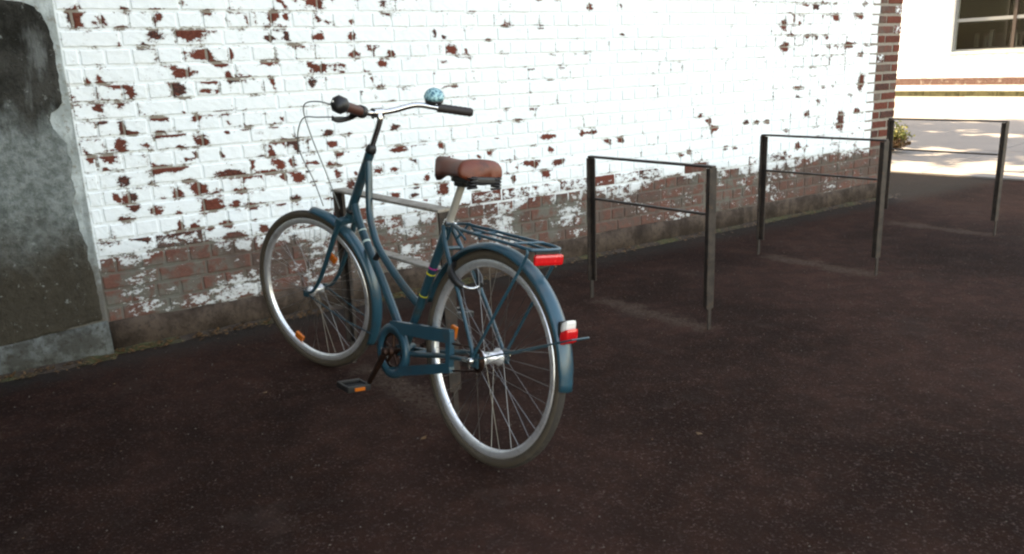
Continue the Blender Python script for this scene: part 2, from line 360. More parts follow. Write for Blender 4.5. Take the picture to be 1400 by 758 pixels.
bricks = []
def brick_mb(s0, s1, z0, z1, bare, mb):
    """front face grid with bevelled rim; s0<s1"""
    r = rnd.random
    o = .001+r()*.004; bv = .0040; ti = (r()-.5)*.003; tj = (r()-.5)*.003
    j = lambda a: (r()-.5)*a
    nx = 8 if s1-s0 > .15 else 4; nz = 3
    S = [s0+bv*1.6+(s1-s0-bv*3.2)*i/nx for i in range(nx+1)]; Z = [z0+bv*1.6+(z1-z0-bv*3.2)*k/nz for k in range(nz+1)]
    vs, wv, ev = [], [], []
    for k, z in enumerate(Z):
        for i, s_ in enumerate(S):
            e = (i in (0, nx)) or (k in (0, nz))
            vs.append((s_+j(.003), o+(i/nx-.5)*ti+(k/nz-.5)*tj+(j(.0015)), z+j(.003))); ev.append(.55 if e else 0)
    ring = [(i, 0) for i in range(nx+1)]+[(nx, k) for k in range(1, nz+1)]+[(i, nz) for i in range(nx-1, -1, -1)]+[(0, k) for k in range(nz-1, 0, -1)]
    n0 = len(vs)
    for (i, k) in ring:
        s_, oo, z = vs[k*(nx+1)+i]
        ds = -bv if i == 0 else (bv if i == nx else 0); dz = -bv if k == 0 else (bv if k == nz else 0)
        vs.append((s_+ds, oo-bv*.6, z+dz)); ev.append(1)
    n1 = len(vs); R = len(ring)
    for q in range(R):
        s_, oo, z = vs[n0+q]; vs.append((s_, -.02, z)); ev.append(1)
    fs = [(k*(nx+1)+i, (k+1)*(nx+1)+i, (k+1)*(nx+1)+i+1, k*(nx+1)+i+1) for k in range(nz) for i in range(nx)]
    ri = [k*(nx+1)+i for (i, k) in ring]
    for q in range(R):
        p = (q+1) % R
        fs.append((ri[q], ri[p], n0+p, n0+q)); fs.append((n0+q, n0+p, n1+p, n1+q))
    tone = r()
    smear = rnd.choice((0, 0, 0, .75)) if bare > 1 else 0
    for (s_, oo, z) in vs: wv.append(max(wear(s_, z), bare))
    mb.add([W(*p) for p in vs], fs, 0, False, wear=wv, edge=ev, tone=[tone]*len(vs), low=[max(smear, lowf(z, s_)) for s_, _, z in vs])
    return mb
k = 0; z = Z0
while z < TOP:
    stret = k % 2 == 0
    L = .222 if stret else .108
    s_ = .0; first = True
    if not stret: pass
    while s_ < 6.34:
        ln = L*(1+rnd.uniform(-.05, .05))
        if first: ln = .105 if stret else .222
        e = min(s_+ln, 6.345)
        if 6.345-e < .05: e = 6.345
        # centre, for size in view
        p = W((s_+e)/2, 0, z+.035)
        px = p.x/(p.y+.3)
        vis = 1 if (-.72 < p.x/p.y*1.0 < .7 and z < 1.72) else 0
        lim = .37 if not stret else .33
        bare = .0
        if (s_+e)/2 < lim and z > .3: bare = 1.1 if rnd.random() < .93 else .5
        elif .28 < z < .455 and rnd.random() < ((.75 if 2.9 < s_ < 4.4 else .3) if z > .36 else .25): bare = rnd.uniform(.42, .75)
        elif .44 < z < .53 and rnd.random() < (.5 if 3.2 < s_ < 4.3 else .15): bare = rnd.uniform(.4, .62)
        jz = rnd.uniform(-.0015, .0015)
        size = (e-s_)/(p.x**2+p.y**2)*vis
        g = .009 if bare > 1 else .0045
        bricks.append((size, s_+g*.7, e-g*.7, z+g+jz, z+PITCHZ-g+jz, bare))
        s_ = e; first = False
        if 6.345-s_ < .01: break
    z += PITCHZ; k += 1
bricks.sort(key=lambda b: -b[0])
rest = MB()
for i, b in enumerate(bricks):
    if i < 298:
        mb = MB(); brick_mb(*b[1:], mb); bp('brick', mb, M['brick'])
    else: brick_mb(*b[1:], rest)
tag(bp('bricks', rest, M['brick']), kind='stuff')
# bare bricks on the end face round the corner
# smooth render above the frame and to the left
mb = MB(); wbox(mb, .0, 6.345, -.03, .004, TOP+.01, HT-.01); bp('upper_wall', mb, M['whiterender'])
mb = MB(); wbox(mb, -.004, .012, -DEPTH, -.021, 0, HT-.01); bp('end_wall', mb, M['plain'])
# render sheet left of the vertical edge, 18 mm proud
mb = MB(); wbox(mb, 6.348, LEFT, -.03, .016, .0, HT-.012, bev=.006); bp('rendered_bay', mb, M['whiterender'])
def slab(outline, o0, o1, n_j=.003):
    """thick patch with an irregular outline (s,z list, any winding)"""
    pts = []
    N = len(outline)
    for i in range(N):
        a = Vector(outline[i]); b = Vector(outline[(i+1) % N]); L = (b-a).length; q = max(1, int(L/.018))
        for t in range(q):
            p = a.lerp(b, t/q); pts.append((p.x+rnd.uniform(-n_j, n_j), p.y+rnd.uniform(-n_j, n_j)))
    N = len(pts); cx = sum(p[0] for p in pts)/N; cz = sum(p[1] for p in pts)/N
    vs = [W(x, o0, z) for x, z in pts]+[W(x, o1-.004, z) for x, z in pts]+[W(cx+(x-cx)*.985, o1, cz+(z-cz)*.985) for x, z in pts]
    fs = []
    for i in range(N):
        j = (i+1) % N
        fs += [(i, j, N+j, N+i), (N+i, N+j, 2*N+j, 2*N+i)]
    fs.append(tuple(2*N+i for i in range(N)))
    mb = MB(); mb.add(vs, fs); return mb
outline = [(6.70,1.60),(6.54,1.598),(6.487,1.591),(6.45,1.582),(6.424,1.568),(6.40,1.54),(6.387,1.508),(6.374,1.418),(6.377,1.264),(6.38,1.17),(6.395,1.145),(6.427,1.125),(6.438,1.095),(6.43,1.06),(6.405,1.02),
        (6.385,.985),(6.392,.95),(6.381,.913),(6.395,.84),(6.388,.775),(6.41,.72),(6.397,.60),(6.38,.52),(6.385,.46),(6.372,.40),(6.37,.17),(7.0,.10),(8.5,.10),(8.5,1.05),(7.46,1.1),(7.44,1.3),(7.40,1.5),(7.2,1.59)]
t = NT('stained_grey_cement'); P = t.pos()
zz = t.n('ShaderNodeSeparateXYZ'); t.l(P, zz.inputs[0]); Z_ = zz.outputs[2]
n1 = t.noise(5.5, 8, .74, P); n2 = t.noise(27, 6, .7, P, off=(3, 3, 3)); n3 = t.noise(7, 5, .65, P, scale3=(1, 1, .25), off=(7, 1, 0))
def blend(lo, hi, amp, nn): return t.step(t.math('ADD', Z_, t.math('MULTIPLY', t.math('SUBTRACT', nn, .5), amp)), lo, hi)
pale = t.mix(t.step(n2, .35, .65), (.115, .13, .12), (.23, .25, .24))
darkc = t.mix(t.step(n1, .35, .65), (.016, .015, .012), (.055, .052, .045))
low_ = t.mix(n2, (.022, .018, .012), (.085, .07, .052))
c = t.mix(blend(1.02, 1.16, .55, n3), pale, darkc)
c = t.mix(t.math('MULTIPLY', t.step(n3, .56, .7), .6), c, (.20, .21, .20))
c = t.mix(t.math('SUBTRACT', 1, blend(.38, .80, .5, n1)), c, low_)
c = t.mix(t.math('MULTIPLY', t.step(t.noise(26, 4, .7, P, off=(1, 1, 9)), .62, .70), .6), c, (.30, .31, .29))
t.set(c, .92); t.p.inputs['Specular IOR Level'].default_value = .15
t.bump(t.math('ADD', n1, t.math('MULTIPLY', n2, .8)), .9, .02); M['patch'] = t.m
bp('cement_patch', slab(outline, .009, .026), M['patch'], 'dark round-topped stained cement patch')
# unseen block added at the left to darken that end of the wall
mb = MB(); mb.box(7.65, LEFT, .017, 3.1, 0, 7.6, fn=lambda p: W(p.x, p.y, p.z)); bp('added_shade_wing', mb, M['darkcement'])
# plinth and ledge
def skirt(s0, s1, prof, step=.12, jit=.006):
    n = int((s1-s0)/step); vs = []; K = len(prof)
    for i in range(n+1):
        s_ = s0+(s1-s0)*i/n; q = fbm(s_, 0, 1.5, 5)*jit*1.5
        for (o, z) in prof: vs.append(W(s_, o+(q+rnd.uniform(-jit, jit))*(.5 if o > 0 else 0), z+(rnd.uniform(-jit, jit)*.8+q if z > 0 else 0)))
    fs = [(i*K+a, i*K+a+1, (i+1)*K+a+1, (i+1)*K+a) for i in range(n) for a in range(K-1)]
    fs += [tuple(range(K)), tuple(n*K+a for a in range(K-1, -1, -1))]
    mb = MB(); mb.add(vs, fs, 0, True); return mb
bp('plinth', skirt(.005, 6.345, [(-.02, -.02), (.014, -.02), (.011, .110), (.006, .138), (-.02, .146)]), M['plinth'])
bp('plinth', skirt(6.350, LEFT, [(0, -.02), (.075, -.02), (.066, .062), (.035, .118), (.012, .150), (0, .152)]), M['ledge'], 'pale sloping cement skirting')
# ------------------------------------------------------------------ ground
RDIR = Vector((math.cos(-.898), math.sin(-.898)))
RACKS = [(-.718, 3.354), (.438, 4.232), (1.620, 5.081), (2.844, 5.980)]
RW = .79
t = NT('asphalt'); P = t.pos()
n1 = t.noise(105, 3, .75, P); n2 = t.noise(.75, 6, .62, P, dist=.4); n3 = t.noise(60, 4, .65, P, off=(2, 2, 2)); n4 = t.noise(9, 5, .6, P, off=(5, 1, 0))
c = t.mix(t.step(n2, .30, .70), (.017, .0075, .0056), (.052, .0235, .0168))
c = t.mix(t.math('MULTIPLY', t.step(n1, .55, .72), .75), c, (.14, .092, .074))
c = t.mix(t.math('MULTIPLY', t.step(n3, .58, .75), .5), c, (.08,.055,.045))
st = t.step(t.noise(2.6, 5, .7, P, off=(6, 2, 0)), .56, .68)
c = t.mix(t.math('MULTIPLY', st, .35), c, (.055, .036, .028))
c = t.mix(t.math('MULTIPLY', t.step(n4, .35, .6), .35), c, (.011,.008,.0075))
sp = t.n('ShaderNodeSeparateXYZ'); t.l(P, sp.inputs[0])
X, Y = sp.outputs[0], sp.outputs[1]
# pale concrete haunching left in a strip between the feet of each rack
for (rx, ry) in RACKS:
    a = t.math('ADD', t.math('MULTIPLY', t.math('SUBTRACT', X, rx), RDIR.x), t.math('MULTIPLY', t.math('SUBTRACT', Y, ry), RDIR.y))
    b = t.math('ADD', t.math('MULTIPLY', t.math('SUBTRACT', X, rx), -RDIR.y), t.math('MULTIPLY', t.math('SUBTRACT', Y, ry), RDIR.x))
    b = t.math('ADD', b, t.math('MULTIPLY', t.math('SUBTRACT', n4, .5), .30))
    ma = t.math('MULTIPLY', t.step(a, .0, .12), t.math('SUBTRACT', 1, t.step(a, RW-.05, RW+.06)))
    mb_ = t.math('SUBTRACT', 1, t.step(t.math('ABSOLUTE', b), .01, .11))
    mk = t.math('MULTIPLY', t.math('MULTIPLY', ma, mb_), t.step(n3, .3, .62))
    c = t.mix(t.math('MULTIPLY', mk, .5), c, (.11, .075, .055))
# dusty, greenish margin at the foot of the wall
dw = t.math('SUBTRACT', t.math('ADD', t.math('MULTIPLY', t.math('SUBTRACT', X, WC.x), WN.x), t.math('MULTIPLY', t.math('SUBTRACT', Y, WC.y), WN.y)), 0)
edge = t.step(t.math('ADD', dw, t.math('MULTIPLY', t.math('SUBTRACT', n4, .5), .25)), -.38, -.05)
c = t.mix(t.math('MULTIPLY', edge, .5), c, (.045, .045, .038))
t.set(c, 1.0); t.p.inputs['Specular IOR Level'].default_value = .05
t.bump(t.math('ADD', n1, t.math('ADD', n3, t.math('MULTIPLY', n4, .8))), .8, .006)
M['asphalt'] = t.m
mb = MB()
vs = []; g = [-250, -60, -20, -8]+[-8+.25*i for i in range(1, 92)]+[20, 60, 250]
for y in g:
    for x in g:
        near = max(abs(x-1), abs(y-4)) < 9
        vs.append((x, y, (noise.noise(Vector((x*.5, y*.5, 3)))*.006-.004) if near else -.004))
n = len(g)
mb.add(vs, [(j*n+i, j*n+i+1, (j+1)*n+i+1, (j+1)*n+i) for j in range(n-1) for i in range(n-1)], 0, True)
tag(mb.build('ground', M['asphalt']), 'dark reddish brown asphalt yard', kind='structure')

SD = Vector((.674, -.739)); SO = Vector((.739, .674)); S1 = Vector((4.117, 8.559))
t = NT('sunlit_concrete'); P = t.pos()
c = t.mix(t.noise(1.2, 6, .6, P), (.115, .105, .098), (.175, .163, .152))
c = t.mix(t.math('MULTIPLY', t.step(t.noise(5, 6, .7, P), .5, .7), .4), c, (.10, .094, .088)); t.set(c, .9); t.bump(t.noise(60, 4, .6, P), .3, .004)
M['concrete'] = t.m
# slabs of the sunlit pavement, wide bays with open joints
pave = tag(MB().build('pavement', M['concrete']), 'pale sunlit concrete pavement beyond the asphalt', kind='structure')
def Q(a, b, z=0): v = S1+SD*a+SO*b; return Vector((v.x, v.y, z))
mb = MB(); mb.add([Q(-10, .03, .002), Q(14, .03, .002), Q(60, 60, .002), Q(-10, 60, .002)], [(0, 1, 2, 3)]); mb.build('pavement_bed', M['concrete'], pave)
for bi in range(7):
    for ai in range(6):
        a0 = -4.5+ai*2.4; b0 = .04+bi*2.4; mb = MB()
        mb.box(a0+.006, a0+2.394, b0+.006, b0+2.394, -.03, .009+rnd.uniform(0, .004), bev=.004, fn=lambda p: Q(p.x, p.y, p.z))
        mb.build('slab', M['concrete'], pave)

# ------------------------------------------------------------------ cycle racks
def rack_metal(name, a, b):
    t = NT(name); n1 = t.noise(14, 6, .65, t.obj()); n2 = t.noise(70, 4, .6, t.obj())
    c = t.mix(t.step(n1, .4, .6), a, b)
    c = t.mix(t.math('MULTIPLY', t.step(n2, .55, .7), .5), c, (.10, .045, .02))
    t.set(c, .6, .35); t.bump(n2, .3, .002); return t.m
M['rust'] = rack_metal('weathered_dark_steel', (.022, .016, .0135), (.046, .033, .027))
M['rail'] = rack_metal('worn_grey_brown_steel', (.22, .185, .15), (.34, .30, .26))
RH = .767
def make_rack(label):
    """local x runs along the rack from the wall side towards the yard"""
    root = empty('cycle_rack', label=label, cat='cycle rack', group='steel cycle racks along the wall')
    for side, x in ((-1, 0.0), (1, RW)):
        mb = MB()
        mb.box(x-.004, x+.004, -.026, .026, .10, RH, bev=.0015)             # flange
        s0, s1 = (x+.004, x+.034) if side < 0 else (x-.034, x-.004)
        mb.box(s0, s1, -.004, .004, .10, RH-.004, bev=.0015)                # web
        mb.box(x-.003, x+.003, -.011, .011, -.06, .10)                      # narrow foot
        mb.build('post', M['rust'], root)
    mb = MB(); mb.box(-.006, RW+.006, -.016, .016, RH, RH+.011, bev=.003); mb.build('top_rail', M['rust'], root)
    mb = MB(); mb.box(.036, RW-.036, -.011, .011, .546, .557, bev=.003)
    mb.build('middle_rail', M['rust'], root)
    return root
labs = ['dark steel cycle rack that the teal bicycle leans on', 'dark steel cycle rack just right of the bicycle, nearest free one',
        'dark steel cycle rack whose near post stands before the bare brick corner', 'farthest dark steel cycle rack, in front of the sunlit pavement']
rk = make_rack(labs[0])
rr = [rk]
for i in range(1, 4):
    c_ = rk.copy(); COL.objects.link(c_); c_['label'] = labs[i]
    for ch in rk.children:
        q = ch.copy(); COL.objects.link(q); q.parent = c_
    rr.append(c_)
for r_, (x, y) in zip(rr, RACKS):
    r_.location = (x, y, 0); r_.rotation_euler = (0, 0, -.898)
for ch in rk.children:           # the rack under the bicycle has wide, paler, rubbed rails
    if ch.name.split('.')[0] in ('top_rail', 'middle_rail'):
        ch.data = ch.data.copy(); ch.data.materials[0] = M['rail']; ch['label'] = 'wide pale rubbed rail'
        for v in ch.data.vertices: v.co.y *= 2.0 if 'middle' not in ch.name else 2.2

# ------------------------------------------------------------------ bicycle
psi, lam = .68, -.141
BU = Vector((-math.sin(psi), math.cos(psi), 0)); L0 = Vector((-math.cos(psi), -math.sin(psi), 0))
BZ = Vector((0, 0, 1))*math.cos(lam)+L0*math.sin(lam); BL = L0*math.cos(lam)-Vector((0, 0, 1))*math.sin(lam)
bm4 = Matrix.Identity(4)
for i in range(3):
    bm4[i][0] = BU[i]; bm4[i][1] = BL[i]; bm4[i][2] = BZ[i]
bm4.translation = Vector((-.12, 2.37, 0))
bike = empty('bicycle', bm4, label='old teal step-through bicycle with brown saddle leaning on a cycle rack', cat='bicycle')
A0 = Vector((.817, 0, .948)); AX = Vector((-.478, 0, .878)).normalized(); STEER = .34
SR = Matrix.Rotation(STEER, 4, AX)
SM = Matrix.Translation(A0) @ SR @ Matrix.Translation(-A0)
HM = Matrix.Translation(A0) @ Matrix.Rotation(.27, 4, AX) @ Matrix.Translation(-A0)
def S(p): return SM @ Vector(p)
def SF(p): return SM @ Vector(p)
def part(name, mb, mat, parent=bike, **k): return mb.build(name, mat, parent, **k)
def V(*a): return Vector(a)

FRF = ((5.24, .275), (2.24, .20)); RRF = ((.19, .205),)
# wheels
def torus_prof(R, r, n=12, fl=1.0): return [(R+r*math.cos(2*math.pi*k/n), r*fl*math.sin(2*math.pi*k/n)) for k in range(n)]
def make_wheel(m4, hubw, rear):
    name = 'rear_wheel' if rear else 'front_wheel'
    ty = MB(); ty.lathe(torus_prof(.3325, .0172, 14), 96, axis=(0, 1, 0), closed=True)
    # tread blocks tell apart from the sidewall: faces far from the axle get slot 1
    for i, f in enumerate(ty.f):
        c = sum((Vector(ty.v[a]) for a in f), Vector())/4
        ty.m[i] = 1 if math.hypot(c.x, c.z) > .3405 else 0
    rim = part(name, lathe_rim(), M['alu'], mat4=m4)
    ty.build('tyre', [M['wallr'], M['tread']], rim)
    hb = MB(); r = .019 if rear else .014
    hb.lathe([(.005, -hubw-.012), (.005, -hubw), (.012, -hubw+.006), (r+.010, -hubw+.018), (r+.010, -hubw+.021), (r, -hubw+.03), (r, hubw-.03), (r+.010, hubw-.021), (r+.010, hubw-.018), (.012, hubw-.006), (.005, hubw), (.005, hubw+.012)], 20, axis=(0, 1, 0))
    hb.build('hub', M['alu'], rim)
    for k in range(36):
        side = 1 if k % 2 else -1
        a = 2*math.pi*k/36+.05; off = (1 if (k//2) % 2 else -1)*math.radians(62)
        ha = a+off; hr = r+.007
        p0 = V(hr*math.cos(ha), side*(hubw-.02), hr*math.sin(ha)); p1 = V(.300*math.cos(a), side*.003, .300*math.sin(a))
        mb = MB(); mb.tube([p0, p1], 0.0009, 5, cap=False); mb.build('spoke', M['spoke'], rim)
    for (a, rr_) in (FRF if not rear else RRF):
        mb = MB()
        d = V(math.cos(a), 0, math.sin(a)); e = V(-d.z, 0, d.x); c = d*rr_
        mb.box(-.014, .014, -.007, .007, -.026, .026, bev=.004, fn=lambda p: c+e*p.z*.9+V(0, 1, 0)*p.y+d*p.x)
        mb.build('reflector', M['orange'], rim)
    return rim
def lathe_rim():
    mb = MB(); mb.lathe([(.318, -.011), (.318, .011), (.312, .0125), (.299, .011), (.293, .005), (.293, -.005), (.299, -.011), (.312, -.0125)], 96, axis=(0, 1, 0), closed=True); return mb
rw = make_wheel(Matrix.Translation((0, 0, .35)), .055, True)
fw = make_wheel(SM @ Matrix.Translation((1.2, 0, .35)), .045, False)

# mudguards ----------------------------------------------------------------
def guard(a0, a1, c, r=.370, fn=None, hw=.030, flap=False):
    mb = MB(); n = 48; prof = []
    for k in range(9):
        q = -1+2*k/8; prof.append((q*hw, -(abs(q)**2.4)*.017))
    for k in range(8, -1, -1):
        q = -1+2*k/8; prof.append((q*(hw-.0012), -(abs(q)**2.4)*.017-.0015))
    K = len(prof); vs = []
    for i in range(n+1):
        a = a0+(a1-a0)*i/n; tap = 1.0 if 2 < i < n-2 else .9
        for (l, h) in prof: vs.append(V(c[0]+(r+h)*math.cos(a), l*tap, c[2]+(r+h)*math.sin(a)))
    fs = [(i*K+k, i*K+(k+1) % K, (i+1)*K+(k+1) % K, (i+1)*K+k) for i in range(n) for k in range(K)]
    fs += [tuple(range(K)), tuple(n*K+k for k in range(K))]
    if fn: vs = [fn(v) for v in vs]
    mb.add(vs, fs, 0, True); return mb
rg = part('rear_mudguard', guard(math.radians(18), math.radians(181), (0, 0, .35)), M['guard'])
fg = part('front_mudguard', guard(math.radians(96), math.radians(212), (1.2, 0, .35), fn=S), M['guard'])
def stay(pts, r=.0028, fn=None, mat='paint', nm='mudguard_stay', parent=None):
    mb = MB(); mb.tube(pts, r, 6, fn=fn); return part(nm, mb, M[mat], parent or bike)
stay([(0, .066, .352), (-.20, .062, .43), (-.395, .034, .507)]); stay([(0, -.066, .352), (-.20, -.062, .43), (-.395, -.034, .507)])
mb = MB(); mb.tube([(-.395, .034, .507), (-.40, 0, .509), (-.395, -.034, .507)], .0028, 6); part('mudguard_stay', mb, M['paint'])
for sy in (-1, 1): stay([(1.2, sy*.056, .352), (1.0, sy*.05, .265), (.862, sy*.030, .215)], fn=S)

# frame --------------------------------------------------------------------
fr = MB()
fr.tube([(.811, 0, .957), (.936, 0, .729)], .0185, 14)                                      # head tube
fr.tube(spline([(.822, 0, .925), (.812, 0, .86), (.797, 0, .735), (.760, 0, .655), (.701, 0, .590), (.557, 0, .503), (.44, 0, .447), (.405, 0, .432)]), .0145, 12)
fr.tube(spline([(.915, 0, .745), (.880, 0, .690), (.80, 0, .60), (.66, 0, .460), (.545, 0, .335), (.50, 0, .27)]), .0165, 12)
fr.tube([(.497, 0, .262), (.266, 0, .752)], .0155, 12)                                      # seat tube
fr.lathe([(.021, -.036), (.021, .036)], 18, (.494, 0, .257), (0, 1, 0))
for s_ in (-1, 1):
    fr.tube(spline([(.272, s_*.016, .742), (.235, s_*.03, .68), (.12, s_*.048, .535), (.004, s_*.062, .362)]), [.0085]*8+[.0080]*8+[.0065]*9, 10)
    fr.tube(spline([(.475, s_*.030, .257), (.36, s_*.038, .275), (.18, s_*.055, .318), (.0, s_*.062, .348)]), [.0105]*8+[.0095]*8+[.008]*9, 10)
    fr.box(-.022, .022, s_*.062-.003, s_*.062+.003, .328, .375, bev=.001)
fr.tube([(.232, -.03, .672), (.232, .03, .672)], .007, 8)
fr.tube([(.385, -.036, .272), (.385, .036, .272)], .008, 8)
frame = part('frame', fr, M['paint'])
mb = MB(); mb.tube([(.70, 0, .592), (.745, 0, .548)], .011, 10); mb.build('frame_brace', M['black'], frame)
for (a, b, mt) in (((.356, .562), (.354, .567), 'yellow'), ((.345, .584), (.343, .589), 'magenta'), ((.395, .478), (.393, .482), 'yellow')):
    mb = MB(); mb.tube([(a[0], 0, a[1]), (b[0], 0, b[1])], .0163, 14); mb.build('tape_band', M[mt], frame)
for (a, b) in (((.846, .652), (.843, .648)), ((.812, .613), (.806, .607))):
    mb = MB(); mb.tube([(a[0], 0, a[1]), (b[0], 0, b[1])], .0172, 14); mb.build('decal', M['decal'], frame)
mb = MB(); mb.lathe([(.012, 0), (.021, .004), (.021, .016), (.017, .028), (.012, .034)], 18, (.811, 0, .957), (-.478, 0, .878)); part('headset', mb, M['black'], label='black upper headset cup')
mb = MB(); mb.lathe([(.016, 0), (.022, .004), (.022, .014), (.017, .02)], 18, (.946, 0, .711), (-.478, 0, .878)); part('headset', mb, M['black'], label='black lower headset cup')
mb = MB(); mb.lathe([(.017, 0), (.019, .003), (.019, .022), (.016, .024)], 16, (.272, 0, .738), (-.425, 0, .905)); mb.box(-.012, .006, -.016, .016, -.008, .008, bev=.003, fn=lambda p: V(.25, 0, .748)+p); part('seat_clamp', mb, M['chrome'])

# fork ---------------------------------------------------------------------
fk = MB()
fk.tube([(.945, 0, .712), (.962, 0, .682)], .018, 12, fn=S)
fk.box(-.018, .018, -.058, .058, -.014, .014, bev=.008, fn=lambda p: S(V(.965, 0, .680)+V(1, 0, .3).normalized()*p.x+V(0, 1, 0)*p.y+AX*p.z))
for s_ in (-1, 1):
    fk.tube(spline([(.960, s_*.045, .690), (.995, s_*.052, .625), (1.050, s_*.055, .52), (1.105, s_*.056, .425), (1.155, s_*.056, .368), (1.2, s_*.056, .352)]), [.0125-.0065*i/40 for i in range(41)], 10, fn=S)
    fk.box(-.014, .014, -.003, .003, -.014, .014, bev=.001, fn=lambda p: S(V(1.2, s_*.056, .350)+p))
part('fork', fk, M['paint'])

def S(p): return HM @ Vector(p)     # the bars sit a touch off the wheel's line
# steering -----------------------------------------------------------------
mb = MB(); mb.tube([(.806, 0, .968), (.757, 0, 1.058), (.746, 0, 1.082), (.748, 0, 1.100), (.760, 0, 1.108)], [.0112, .0112, .0115, .0125, .013], 12, fn=S)
mb.tube([(.760, -.022, 1.108), (.760, .022, 1.108)], .0185, 14, fn=S)
mb.tube([(.775, 0, 1.10), (.785, 0, 1.088)], .006, 8, fn=S); part('stem', mb, M['chrome'])
LG0, LG1 = V(.618, .215, 1.128), V(.575, .335, 1.155)
RG0, RG1 = V(.640, -.205, 1.118), V(.565, -.318, 1.095)
hbpts = spline([LG1, LG0, V(.70, .15, 1.128), V(.752, .075, 1.112), V(.760, 0, 1.108), V(.752, -.075, 1.112), V(.700, -.150, 1.130), RG0, RG1], 8)
mb = MB(); mb.tube(hbpts, .011, 12, fn=S); part('handlebar', mb, M['chrome'])
def grip(g0, g1, mat, lab, flare=1.0):
    d = (g1-g0); mb = MB(); N = 14; pts = [g0+d*(i/N)*1.03 for i in range(N+1)]
    mb.tube(pts, [.0165+(.0012 if i % 2 else 0)+(flare-1)*.0165*(i/N) for i in range(N)]+[.013], 14, fn=S)
    return part('grip', mb, mat, label=lab)
lg = grip(LG0, LG1, M['gripbrown'], 'reddish brown left grip'); rgp = grip(RG0, RG1, M['rubber'], 'black right grip')
# twist shifter body with its end cap on the near grip
d = (LG1-LG0).normalized()
mb = MB(); mb.lathe([(.016, -.02), (.026, -.012), (.030, .0), (.030, .018), (.022, .030), (.0, .032)], 8, tuple(LG1), tuple(d), fn=S); part('shifter', mb, M['black'])
mb = MB(); mb.lathe([(.004, 0), (.004, .006)], 10, tuple(LG1+d*.03+V(.014, 0, .006)), tuple(d), fn=S); part('shifter_button', mb, M['clear'])
mb = MB(); mb.lathe([(.0175, -.012), (.022, -.010), (.022, .010), (.0175, .012)], 14, tuple(LG0-d*.01), tuple(d), fn=S); part('grip_collar', mb, M['black'])
# brake levers
def lever(g0, g1, s_):
    d = (g1-g0).normalized(); mb = MB()
    b = g0-d*.03
    mb.tube([b, b+V(.03, 0, -.012), b+V(.045, 0, -.022)], [.017, .013, .010], 10, fn=S)
    o = b+V(.045, 0, -.022)
    mb.tube(spline([o, o+d*.03+V(.012, 0, -.012), o+d*.08+V(.01, 0, -.022), o+d*.13+V(.0, 0, -.022)], 5), [.0065]*16, 8, flat=(1.4, .6), fn=S)
    return part('brake_lever', mb, M['black']), o
lv, lo = lever(LG0+(LG1-LG0)*.25, LG1, 1); 

# bell
bc = V(.655, -.205, 1.160); bx = V(-.15, .1, 1).normalized()
mb = MB(); R_ = .039
mb.lathe([(R_*.93, -.012), (R_*1.02, -.006), (R_*1.04, .0)]+[(R_*math.cos(a), R_*.85*math.sin(a)) for a in (.2, .45, .7, .95, 1.2, 1.4)]+[(.001, R_*.86)], 22, tuple(bc), tuple(bx), fn=S)
t = NT('mottled_teal_bell'); n1 = t.noise(90, 4, .6, t.obj())
t.set(t.mix(t.step(n1, .42, .6), (.04, .15, .20), (.32, .58, .60)), .25); M['bell'] = t.m
bell = part('bell', mb, M['bell'])
mb = MB(); mb.lathe([(R_*.9, -.022), (R_*.95, -.0125)], 20, tuple(bc), tuple(bx), fn=S); mb.tube([bc-bx*.015, bc-bx*.04], .007, 8, fn=S); mb.build('bell_base', M['black'], bell)
# cables
def cable(pts, r=.0024):
    mb = MB(); mb.tube(spline(pts, 9), r, 6); part('brake_cable', mb, M['cable'])
C1 = S(V(*lo)); 
cable([S(LG1+V(.02, -.02, -.01)), S(V(.70, .33, 1.165)), S(V(.86, .26, 1.14)), S(V(.955, .16, 1.03)), S(V(.99, .07, .87)), SF(V(.975, .03, .73))], .0022)
cable([S(lo), S(V(.80, .24, 1.105)), S(V(.95, .20, 1.09)), S(V(1.06, .14, .98)), S(V(1.085, .06, .84)), SF(V(1.06, .035, .735))], .0024)

S = SF
# saddle -------------------------------------------------------------------
sd = MB(); rows = []
NS = 22
def sprof(q):        # q 0 nose .. 1 rear : half width, top height, skirt depth
    wd = .026+.010*min(1, q*4)+.060*q**1.7
    if q > .90: wd *= math.sqrt(max(.02, 1-((q-.90)/.105)**2))
    if q < .08: wd *= math.sqrt(max(.05, 1-((.08-q)/.085)**2))
    tz = .010-.009*math.sin(math.pi*min(1, q*1.15))+.014*q-(.018*((q-.9)/.1)**2 if q > .9 else 0)-(.016*((.07-q)/.07)**2 if q < .07 else 0)
    dp = .030+.026*max(0, 1-q/.38)+.004*q
    return wd, tz, dp
SL = .255; SB = V(.098, 0, .930)
vs = []; K = 15
for i in range(NS+1):
    q = i/NS; wd, tz, dp = sprof(q)
    x = SL*(1-q)
    for k in range(K):
        a = -1+2*k/(K-1)
        if abs(a) < .6: yy = wd*math.sin(abs(a)/.6*math.pi/2*.86)/math.sin(math.pi/2*.86)*.96; zz = tz-(.014+.01*q)*(abs(a)/.6)**2.6
        else:
            f = (abs(a)-.6)/.4; yy = wd*(.96+.06*math.sin(f*math.pi)); zz = tz-(.014+.01*q)-dp*f
        vs.append(SB+V(x-.012, math.copysign(yy, a), zz+.02+x*.06))
fs = [(i*K+k, i*K+k+1, (i+1)*K+k+1, (i+1)*K+k) for i in range(NS) for k in range(K-1)]
fs += [(i*K+K-1, i*K, (i+1)*K, (i+1)*K+K-1) for i in range(NS)]
fs += [tuple(range(K)), tuple(NS*K+k for k in range(K-1, -1, -1))]
sd.add(vs, fs, 0, True)
sad = part('saddle', sd, M['leather'])
mb = MB()
